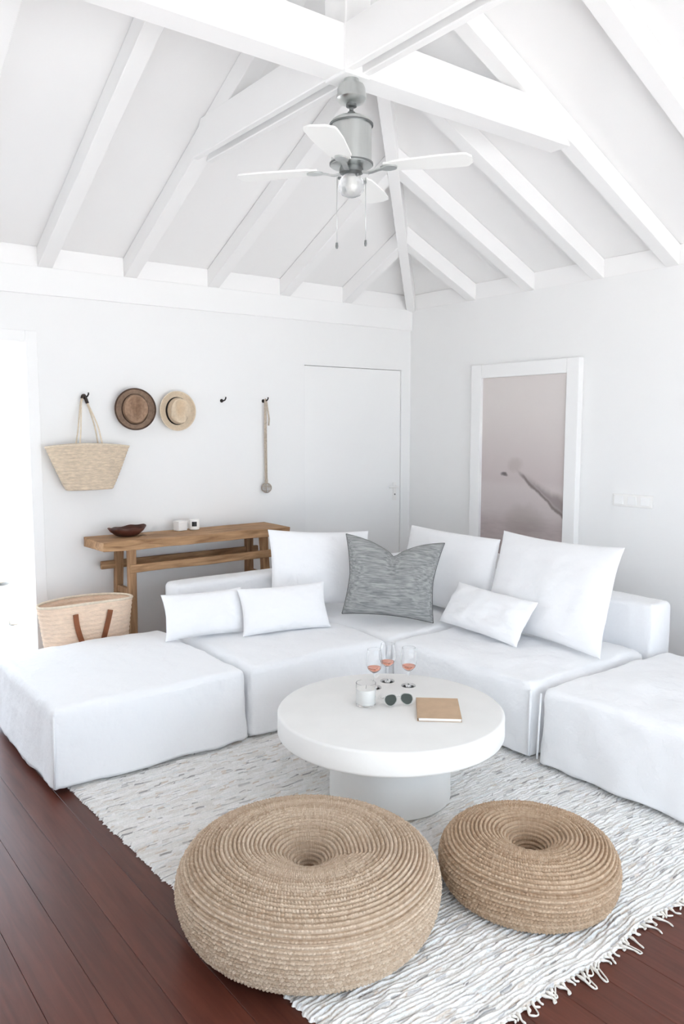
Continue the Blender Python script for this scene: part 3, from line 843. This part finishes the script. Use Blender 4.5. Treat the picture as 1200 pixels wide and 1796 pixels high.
pil('cushion', 0.93, 0.585, 0.18, -1.045, -2.235, 172, 16, W2, 'largest white cushion at the right end of the sofa back', roll=-1, seedv=9.0, ear=0.07, wr=0.009)
pil('cushion', 0.68, 0.27, 0.14, -1.245, -1.96, 173, 33, W2, 'small white lumbar cushion lying in front of the right cushions', roll=0, z=SZ+0.012, seedv=11.0, ear=0.06, wr=0.012)
pil('cushion', 0.56, 0.505, 0.16, -1.465, -1.435, -131, 22, MT['greycloth'], 'grey woven cushion with a chopped dent in its top edge', roll=5, z=SZ+0.030, seedv=13.0, ear=0.08, dent=0.105, trim=MT['greytrim'], wr=0.008)

# ================================================================== FAN
fan = thing('ceiling_fan', (XC, YC, CB0-0.012), label='brushed nickel ceiling fan with four white blades hanging from the crossed beams', cat='fan')
Z0 = CB0-0.012
def z(v): return v - Z0
lathe('canopy', [(0, z(3.0225)), (0.030, z(3.0225)), (0.034, z(3.004)), (0.052, z(2.998)), (0.058, z(2.985)), (0.058, z(2.965)), (0.062, z(2.958)), (0.062, z(2.945)), (0.05, z(2.932)), (0.024, z(2.925)), (0, z(2.925))], MT['nickel'], fan, 48)
lathe('downrod', [(0, z(2.93)), (0.022, z(2.93)), (0.022, z(2.915)), (0.009, z(2.912)), (0.009, z(2.898)), (0.016, z(2.893)), (0.017, z(2.882)), (0.010, z(2.874)), (0, z(2.874))], MT['nickeld'], fan, 32)
hs = lathe('motor_housing', [(0, z(2.876)), (0.03, z(2.875)), (0.066, z(2.868)), (0.084, z(2.856)), (0.089, z(2.846)), (0.089, z(2.842)), (0.084, z(2.84)), (0.084, z(2.69)), (0.088, z(2.688)), (0.088, z(2.68)), (0.06, z(2.676)), (0, z(2.676))], MT['nickel'], fan, 64)
lathe('band', [(0.0845, z(2.845)), (0.091, z(2.845)), (0.091, z(2.839)), (0.0845, z(2.839))], MT['nickeld'], hs, 64, caps=False)
lathe('band', [(0.0845, z(2.69)), (0.091, z(2.69)), (0.091, z(2.683)), (0.0845, z(2.683))], MT['nickeld'], hs, 64, caps=False)
lathe('hub', [(0, z(2.678)), (0.045, z(2.678)), (0.05, z(2.665)), (0.05, z(2.652)), (0.03, z(2.64)), (0, z(2.64))], MT['nickeld'], fan, 40)
lk = lathe('light_shade', [(0.032, z(2.642)), (0.044, z(2.632)), (0.054, z(2.61)), (0.053, z(2.585)), (0.040, z(2.565)), (0.02, z(2.556)), (0.0, z(2.554))], MT['frost'], fan, 40, caps=False)
lathe('bulb', [(0, z(2.63)), (0.012, z(2.628)), (0.018, z(2.60)), (0.012, z(2.583)), (0, z(2.58))], MT['wax'], lk, 20)
for kk in range(3):
    aa = 2*PI*kk/3+0.4
    lathe('shade_screw', [(0, 0), (0.006, 0.0), (0.006, 0.012), (0, 0.014)], MT['nickeld'], lk, 12, loc=(0.043*math.cos(aa), 0.043*math.sin(aa), z(2.632)), rot=(0, PI/2, aa))
def blade(angle):
    n = 18; bm = bmesh.new(); top = []; bot = []
    outline = []
    r0, r1 = 0.14, 0.50
    for i in range(n+1):
        u = i/n; r = r0+(r1-r0)*u
        wd = 0.042+0.022*min(1, u*1.6)
        if u > 0.9: wd *= math.sqrt(max(0.0, 1-((u-0.9)/0.1)**2))*0.55+0.45
        if u < 0.06: wd *= 0.8
        outline.append((r, wd))
    for (r, wd) in outline:
        row = []
        for zt in (0.0035, -0.0035):
            for s in (1, -1): row.append((r, s*wd, zt))
        top.append([bm.verts.new(p) for p in row])
    for i in range(n):
        a, b = top[i], top[i+1]
        bm.faces.new((a[0], a[1], b[1], b[0])); bm.faces.new((a[2], b[2], b[3], a[3]))
        bm.faces.new((a[0], b[0], b[2], a[2])); bm.faces.new((a[1], a[3], b[3], b[1]))
    bm.faces.new((top[0][0], top[0][2], top[0][3], top[0][1])); bm.faces.new((top[-1][0], top[-1][1], top[-1][3], top[-1][2]))
    o = bm_obj('blade', bm, MT['blade'], fan, False, (0, 0, z(2.668)))
    o.rotation_euler = (Matrix.Rotation(angle, 4, 'Z') @ Matrix.Rotation(math.radians(-4), 4, 'X')).to_euler()
    bmb = bmesh.new()
    add_tube(bmb, spline([(0.035, 0, -0.012), (0.075, 0, -0.020), (0.11, 0, -0.012), (0.145, 0, -0.0065)], 10), None, flat=(0.022, 0.006, (0, 1, 0)))
    vs = []
    for k in range(24):
        a = 2*PI*k/24; vs.append((0.158+0.036*math.cos(a), 0.028*math.sin(a)))
    t1 = [bmb.verts.new((x, y, -0.004)) for x, y in vs]; t2 = [bmb.verts.new((x, y, -0.010)) for x, y in vs]
    bmb.faces.new(t1); bmb.faces.new(t2[::-1])
    for k in range(24): bmb.faces.new((t1[k], t2[k], t2[(k+1) % 24], t1[(k+1) % 24]))
    bm_obj('bracket', bmb, MT['nickel'], o)
for k in range(4): blade(math.radians(38+90*k))
def pull(px, py, zend):
    ch = tube('pull_chain', [(px, py, z(2.635)), (px*1.02, py*1.02, z(2.5)), (px*1.02, py*1.02, z(zend))], 0.0012, MT['nickel'], fan, 6)
    lathe('pull_knob', [(0, 0), (0.0045, -0.002), (0.0058, -0.016), (0.004, -0.026), (0, -0.027)], MT['nickeld'], ch, 12, loc=(px*1.02, py*1.02, z(zend)))
pull(-0.047, 0.036, 2.372); pull(0.047, -0.036, 2.382)

# ================================================================== THINGS ON THE LEFT WALL
def peg(x, zc, label, r=0.0048, L=0.06):
    o = tube('wall_hook', [(0, 0.004, 0), (0, -L*0.6, 0), (0.003, -L*0.85, 0.004), (0.006, -L, 0.016), (0.006, -L, 0.026)], r, MT['iron'], None, 10)
    o.location = (x, 0, zc); tag(o, label, 'hook', 'hooks in a row on the wall')
    lathe('rose', [(0, 0), (0.013, 0), (0.012, 0.004), (0, 0.005)], MT['iron'], o, 20, rot=(PI/2, 0, 0), loc=(0, -0.0005, 0))
    return o
HZ = 1.79
peg(-2.785, HZ, 'dark iron wall hook holding the hanging straw bag')
peg(-1.80, HZ-0.005, 'bare dark iron wall hook between the cream hat and the rope', 0.0048, 0.05)
peg(-1.455, HZ, 'dark iron wall hook holding the rope with the glass float')

# hanging straw bag
def straw_bag():
    cx, ztop, zbot = -2.80, 1.475, 1.205
    o = thing('straw_bag', (cx, -0.085, zbot), label='flat pale straw bag hanging from a wall hook by thin handles', cat='bag')
    n = 72; rows = 84; per = 6
    th = np.linspace(0, 2*PI, n, endpoint=False)
    v = np.linspace(0, 1, rows+1)
    wv = 0.145+(0.268-0.145)*v**0.92; dv = 0.055+0.010*v
    ex = 2.6
    c, s = np.cos(th), np.sin(th)
    sx = np.sign(c)*np.abs(c)**(2/ex); sy = np.sign(s)*np.abs(s)**(2/ex)
    braid = 0.0035*np.abs(np.sin(v*PI*14))
    X = (wv+braid)[:, None]*sx[None]; Y = (dv+braid)[:, None]*sy[None]
    zc = (ztop-zbot)*v
    Zt = zc[:, None] + 0.0*X
    Zt = Zt + (0.018*(1-(X/0.27)**2) * v[:, None]**3)
    Y = Y*(1-0.75*np.abs(X/0.27)**2*v[:, None]**2)
    body = np_grid_mesh('bag_body', X, Y, Zt, MT['straw'], o, wrap_u=True)
    body.modifiers.new('thickness', 'SOLIDIFY').thickness = 0.005
    lathe('bag_base', [(0, 0.004), (0.97, 0.004), (0.97, 0.0), (0, 0.0)], MT['straw'], o, 48, sx=0.142, sy=0.052)
    ring = [Vector((X[-1, k], Y[-1, k], Zt[-1, k])) for k in range(n)]; ring.append(ring[0])
    tube('rim_binding', ring, 0.005, MT['strawrim'], o, 8)
    hx, hy, hz = -2.785-cx, -0.03+0.085, HZ+0.006-zbot
    for sgn, yy in ((1, -0.045), (-1, 0.045)):
        pts = spline([(-0.072, yy*0.9, 0.255), (-0.055, yy*0.6, 0.36), (-0.020, hy-0.010*sgn, hz-0.06), (-0.008, hy-0.008*sgn, hz-0.012), (0.0, hy-0.008*sgn, hz+0.004), (0.010, hy-0.008*sgn, hz-0.010), (0.028, hy-0.008*sgn, hz-0.06), (0.055, yy*0.6, 0.40), (0.082, yy*0.9, 0.255)], 48)
        h = tube('handle', pts, 0.0048, MT['strawrim'], o, 8)
        mid = len(pts)//2
        tube('handle_wrap', pts[mid-7:mid+12], 0.0085, MT['darkleather'], h, 8)
straw_bag()

def hat(name, x, zc, label, R, crown_mat, brim_mat, edge_mat, band_mat, crown_r, crown_h, tilt, tear, sx=1.0, offx=0.0):
    o = thing(name, (x, -0.028-0.135*abs(math.sin(math.radians(tilt[1]))), zc), (math.radians(90) , 0, 0), label, 'hat', 'straw hats on the wall')
    # local z points out of the wall (-y), local y is up
    n = 64; th = np.linspace(0, 2*PI, n, endpoint=False)
    # brim: from crown foot outwards, rolled up at the edge
    rr = np.linspace(0, 1, 12)
    A = []
    for k, u in enumerate(rr):
        r = crown_r*0.78 + (R-crown_r*0.78)*u
        lift = 0.020*u**3*(0.6+0.6*np.abs(np.cos(th)))
        A.append((r*np.cos(th)*sx, r*np.sin(th)*1.03, lift))
    X = np.array([a[0] for a in A]); Y = np.array([a[1] for a in A]); Z = np.array([a[2] for a in A])
    b = np_grid_mesh('brim', X, Y, Z, brim_mat, o, wrap_u=True)
    b.modifiers.new('thickness', 'SOLIDIFY').thickness = 0.003
    ring = [Vector((X[-1, k], Y[-1, k], Z[-1, k])) for k in range(n)]; ring.append(ring[0])
    tube('brim_edge', ring, 0.0055 if edge_mat is MT['hatdark'] else 0.003, edge_mat, b, 6)
    # crown with a pinched top
    prof = []
    for k in range(16):
        u = k/15
        if u < 0.62: prof.append((crown_r*(1-0.12*u/0.62), crown_h*(u/0.62)*0.93))
        else:
            w = (u-0.62)/0.38; prof.append((crown_r*0.88*math.cos(w*PI/2), crown_h*(0.93+0.07*math.sin(w*PI/2))))
    X, Y, Z = [], [], []
    for r, zv in prof:
        X.append(r*np.cos(th)*(0.90)); Y.append(r*np.sin(th)*1.05); Z.append(np.full(n, zv))
    X, Y, Z = map(np.array, (X, Y, Z))
    # teardrop dent along the top, pinched towards one end
    q = np.exp(-((X-0.0)/(crown_r*0.30*(1+tear*Y/crown_r)))**2)*np.exp(-((Y-0.1*crown_r)/(crown_r*0.72))**4)
    Z -= np.where(Z > crown_h*0.5, crown_h*0.70*q, 0)
    pin = np.exp(-((np.abs(X)-crown_r*0.62)/(crown_r*0.22))**2)*np.exp(-((Y+0.55*crown_r)/(0.35*crown_r))**2)
    Z -= np.where(Z > crown_h*0.5, crown_h*0.40*pin, 0)
    c = np_grid_mesh('crown', X, Y, Z, crown_mat, o, wrap_u=True)
    lathe('hat_band', [(crown_r*1.012, 0.001), (crown_r*1.02, 0.002), (crown_r*0.985, 0.026), (crown_r*0.975, 0.026)], band_mat, c, 64, sx=0.905, sy=1.055, caps=False)
    o.rotation_euler = (math.radians(90+tilt[0]), 0, math.radians(tilt[1]))
    return o
hat('straw_hat', -2.475, 1.715, 'brown straw trilby with a dark brim edge hanging on the wall', 0.128, MT['hatbrown'], MT['hatbrim'], MT['hatdark'], MT['hatdark'], 0.094, 0.085, (0, -16), 0.35)
hat('straw_hat', -2.165, 1.708, 'cream straw hat with a black band hanging on the wall', 0.128, MT['hatcream'], MT['hatcream'], MT['strawrim'], MT['band'], 0.088, 0.085, (0, -3), 0.1)

# rope with glass float
def rope():
    x = -1.455; zt = HZ+0.007
    o = thing('rope_float', (x, -0.035, 1.115), label='glass float in a knotted net hanging on a rope from the wall', cat='float')
    org = (x, -0.035, 1.115); y = -0.032
    ptsA = spline([(x-0.004, y, 1.19), (x-0.008, y, 1.45), (x-0.006, y, 1.70), (x-0.003, y, zt-0.008), (x+0.002, y, zt+0.004), (x+0.008, y, zt-0.008), (x+0.020, y, 1.72), (x+0.030, y, 1.66), (x+0.026, y, 1.61)], 60)
    tube('rope', ptsA, 0.0062, MT['rope'], o, 8, org=org)
    tube('rope', [(x+0.003, y-0.006, 1.19), (x+0.001, y-0.007, 1.45), (x+0.0, y-0.007, 1.70), (x+0.001, y-0.006, zt+0.002)], 0.005, MT['rope'], o, 8, org=org)
    lathe('knot', [(0, 0.018), (0.010, 0.014), (0.013, 0.0), (0.010, -0.014), (0, -0.018)], MT['rope'], o, 16, loc=(0, 0, 0.088))
    b = lathe('glass_ball', [(0.036*math.sin(PI*k/20), 0.036-0.036*math.cos(PI*k/20)) for k in range(21)], MT['frost'], o, 32)
    for k in range(6):
        a = PI*k/6
        pts = [(0.0375*math.sin(t)*math.cos(a), 0.0375*math.sin(t)*math.sin(a), 0.036-0.0375*math.cos(t)) for t in np.linspace(0, 2*PI, 33)]
        tube('net_cord', pts, 0.0018, MT['rope'], b, 5)
    for zz in (0.02, 0.036, 0.052):
        r = math.sqrt(max(0, 0.0375**2-(zz-0.036)**2))
        tube('net_cord', [(r*math.cos(t), r*math.sin(t), zz) for t in np.linspace(0, 2*PI, 33)], 0.0018, MT['rope'], b, 5)
rope()

# wall switches on the right wall
sw = thing('light_switch', (0, -2.14, 1.128), label='white triple switch plate on the right wall beside the picture', cat='switch')
box('plate', -0.010, -0.0005, -2.285, -1.995, 1.088, 1.168, MT['plastic'], sw, 0.004, sw.location)
for i in range(3):
    yc = -2.235+0.095*i
    box('rocker', -0.016, -0.009, yc-0.032, yc+0.032, 1.1, 1.156, MT['trim'], sw, 0.004, sw.location)

# ================================================================== BASKET BESIDE THE BENCH
def basket():
    cx, cy = -2.985, -0.475
    o = thing('straw_basket', (cx, cy, 0), label='large golden straw basket with brown leather straps on the floor by the bench', cat='basket')
    n = 96; per = 4; rows = 22
    th = np.linspace(0, 2*PI, n, endpoint=False); v = np.linspace(0, 1, rows*per+1)
    H = 0.575
    wv = 0.19+(0.278-0.19)*v**0.8; dv = 0.090+0.030*v
    br = 0.004*np.abs(np.sin(v*rows*PI))
    ex = 2.3
    c, s = np.cos(th), np.sin(th)
    sx = np.sign(c)*np.abs(c)**(2/ex); sy = np.sign(s)*np.abs(s)**(2/ex)
    X = (wv+br)[:, None]*sx[None]; Y = (dv+br)[:, None]*sy[None]
    Z = (H*v)[:, None] + 0.012*(v[:, None]**4)*(1-np.abs(sx)[None]**2)
    b = np_grid_mesh('basket_body', X, Y, Z, MT['straw2'], o, wrap_u=True)
    b.modifiers.new('thickness', 'SOLIDIFY').thickness = 0.006
    lathe('basket_base', [(0, 0.006), (1, 0.006), (1, 0), (0, 0)], MT['straw2'], o, 48, sx=0.19, sy=0.09)
    ring = [Vector((X[-1, k], Y[-1, k], Z[-1, k])) for k in range(n)]; ring.append(ring[0])
    tube('rim_binding', ring, 0.008, MT['strawrim'], o, 8)
    # leather straps hanging in a loop outside, front and back
    for f in (-1, 1):
        q = lambda zz: -f*0 + f*(0.090+0.030*(zz/H)+0.011)
        pts = spline([(-0.105, q(0.53), 0.535), (-0.098, q(0.47), 0.47), (-0.075, q(0.38)*1.01, 0.38), (-0.035, q(0.29)*1.02, 0.29), (0.0, q(0.27)*1.03, 0.265), (0.03, q(0.29)*1.02, 0.29), (0.06, q(0.38)*1.01, 0.38), (0.085, q(0.47), 0.47), (0.10, q(0.53), 0.535)], 48)
        tube('strap', pts, 0.01, MT['leather'], o, flat=(0.030, 0.005, (1, 0, 0.25)))
basket()

# ================================================================== THINGS ON THE BENCH
def carved_bowl():
    o = thing('wooden_bowl', (-2.60, -0.19, bz+0.003), (0, 0, 0.1), label='dark carved wooden bowl on the left end of the bench table', cat='bowl')
    n = 48; th = np.linspace(0, 2*PI, n, endpoint=False)
    prof = [(0.0, 0.0), (0.45, 0.0), (0.62, 0.008), (0.86, 0.032), (1.0, 0.056), (0.96, 0.058), (0.80, 0.036), (0.5, 0.016), (0.0, 0.012)]
    X, Y, Z = [], [], []
    for r, zz in prof:
        wob = 1+0.05*np.sin(3*th+1)+0.04*np.sin(5*th)
        X.append(0.128*r*np.cos(th)*wob); Y.append(0.085*r*np.sin(th)*wob); Z.append(zz + (0.006*np.sin(2*th+0.6)+0.003*np.sin(7*th))*(r > 0.8))
    np_grid_mesh('bowl_body', np.array(X), np.array(Y), np.array(Z), MT['bowl'], o, wrap_u=True)
carved_bowl()
cj = thing('candle_jar', (-2.105, -0.145, bz+0.002), label='small white jar candle with a black label on the bench table', cat='candle')
lathe('jar', rprof(0.034, 0, 0.070, 0.004), MT['wax'], cj, 40)
lb = []
for zz in (0.024, 0.056):
    for k in range(9):
        a = math.radians(-128 + 56*(k/8)-28+12); lb.append((0.0345*math.cos(a), 0.0345*math.sin(a), zz))
mesh_obj('label_sticker', lb, [(k, k+1, 10+k, 9+k) for k in range(8)], MT['black'], cj)
bxo = thing('box', (-2.205, -0.135, bz+0.002), (0, 0, 0.2), label='small plain white box beside the jar candle on the bench table', cat='box')
box('box_body', -0.035, 0.035, -0.03, 0.03, 0, 0.05, MT['plastic'], bxo, 0.002)
box('lid', -0.037, 0.037, -0.032, 0.032, 0.0502, 0.066, MT['plastic'], bxo, 0.002)

# ================================================================== THINGS ON THE COFFEE TABLE
def wine_glass(x, y, label, R=0.037, rot=0):
    o = thing('wine_glass', (x, y, TZ+0.0008), (0, 0, rot), label, 'wine glass', 'wine glasses on the coffee table')
    th = 0.0012
    outer = [(0.0, 0.0), (0.034, 0.0), (0.034, 0.0016), (0.012, 0.004), (0.0042, 0.010), (0.0036, 0.03), (0.0036, 0.062), (0.006, 0.070), (0.018, 0.077), (0.030, 0.089), (R, 0.108), (R+0.0005, 0.130), (R-0.002, 0.160), (R-0.006, 0.182)]
    inner = [(R-0.006-th, 0.182), (R-0.002-th, 0.160), (R+0.0005-th, 0.130), (R-th, 0.108), (0.030-th, 0.0902), (0.018-th, 0.0785), (0.006, 0.073), (0.0, 0.072)]
    lathe('glass_body', outer+inner, MT['glass'], o, 40)
    wine = [(0.0, 0.0723), (0.006, 0.0733), (0.0166, 0.0788), (0.0285, 0.0906), (0.0325, 0.0965), (0.0, 0.0965)]
    lathe('wine', wine, MT['wine'], o, 40)
wine_glass(-2.29, -2.31, 'stemmed glass of rose wine nearest the white candle')
wine_glass(-2.18, -2.275, 'stemmed glass of rose wine standing behind the other two')
wine_glass(-2.145, -2.385, 'stemmed glass of rose wine at the right, behind the notebook')
cdl = thing('candle', (-2.463, -2.463, TZ+0.0008), label='white candle in a clear glass tumbler on the coffee table', cat='candle')
lathe('tumbler', [(0, 0), (0.041, 0), (0.043, 0.004), (0.0435, 0.098), (0.0415, 0.098), (0.041, 0.008), (0, 0.008)], MT['glass'], cdl, 48)
wx = lathe('wax', [(0, 0.0085), (0.0402, 0.0085), (0.0407, 0.072), (0, 0.071)], MT['wax'], cdl, 48)
tube('wick', [(0, 0, 0.07), (0.001, 0, 0.08), (0.002, 0.001, 0.086)], 0.001, MT['black'], wx, 6)

def sunglasses():
    ang = math.atan2(-0.60, 0.80)+math.radians(12)
    o = thing('sunglasses', (-2.367, -2.575, TZ+0.001), (0, 0, ang), label='pair of dark green sunglasses lying on the coffee table', cat='sunglasses')
    def lens_outline(cx, s, flip, n=28):
        pts = []
        for k in range(n):
            a = 2*PI*k/n
            r = 1 + 0.10*math.cos(2*a+0.5*flip) + 0.05*math.sin(3*a)
            pts.append((cx + 0.0255*s*r*math.cos(a), 0.0275*s*r*math.sin(a)))
        return pts
    tilt = math.radians(64)
    def up(p, d=0.0):      # standing, leaning back: local x across, height along tilt
        x, h = p; h += 0.0325
        return (x, h*math.cos(tilt) - d*math.sin(tilt), h*math.sin(tilt) + d*math.cos(tilt))
    for sgn in (-1, 1):
        cx = sgn*0.036
        ol = lens_outline(cx, 0.92, sgn)
        bmx = bmesh.new(); a = [bmx.verts.new(up(p, 0.001)) for p in ol]; b = [bmx.verts.new(up(p, -0.001)) for p in ol]
        bmx.faces.new(a); bmx.faces.new(b[::-1])
        for k in range(len(a)): bmx.faces.new((a[k], a[(k+1) % len(a)], b[(k+1) % len(a)], b[k]))
        bm_obj('lens', bmx, MT['lens'], o)
        rg = [up(p) for p in lens_outline(cx, 1.0, sgn)]; rg.append(rg[0])
        tube('rim', rg, 0.0018, MT['lensframe'], o, 6)
        tube('temple_arm', spline([up((cx+sgn*0.026, 0.012)), (cx+sgn*0.027, 0.05, 0.026), (cx+sgn*0.022, 0.10, 0.012), (cx+sgn*0.016, 0.125, 0.002)], 14), 0.0016, MT['lensframe'], o, 6)
    tube('bridge', spline([up((-0.012, 0.008)), up((0, 0.013)), up((0.012, 0.008))], 8), 0.0017, MT['lensframe'], o, 6)
sunglasses()

def notebook():
    c = (-2.268, -2.711); ang = math.atan2(-2.72+2.54, -2.287+2.09) 
    # near-left corner to near-right corner of the cover
    ax = math.atan2(-2.859+2.743, -2.295+2.427)
    o = thing('notebook', (c[0], c[1], TZ+0.0008), (0, 0, ax), label='kraft covered notebook lying on the coffee table', cat='notebook')
    w, h = 0.090, 0.124
    box('back_cover', -w, w, -h, h, 0.0, 0.0018, MT['kraft'], o, 0.0004)
    box('pages', -w+0.004, w-0.003, -h+0.002, h-0.003, 0.0019, 0.0125, MT['paper'], o, 0.0006)
    box('front_cover', -w, w, -h, h, 0.0126, 0.0145, MT['kraft'], o, 0.0006)
    box('spine', -w-0.0022, -w-0.0002, -h, h, 0.0, 0.0145, MT['kraft'], o, 0.0006)
notebook()

# ================================================================== OUTSIDE THE DOORWAY
def garden_rock(x, y, s, label, seedv):
    bm = bmesh.new(); bmesh.ops.create_icosphere(bm, subdivisions=3, radius=s)
    for v in bm.verts:
        v.co *= 1+0.35*fbm(v.co*2.2/s*0.5+Vector((seedv, 0, 0)))
        v.co.z *= 0.62
    zmin = min(v.co.z for v in bm.verts)
    for v in bm.verts: v.co.z -= zmin
    tag(bm_obj('garden_rock', bm, MT['rock'], None, True, (x, y, -0.135)), label, 'rock', 'rocks outside the doorway')
garden_rock(-2.40, 4.15, 0.20, 'larger grey rock farther out on the terrace beyond the open doorway', 5.0)
garden_rock(-2.72, 2.15, 0.045, 'small grey stone on the terrace just outside the open doorway', 1.0)
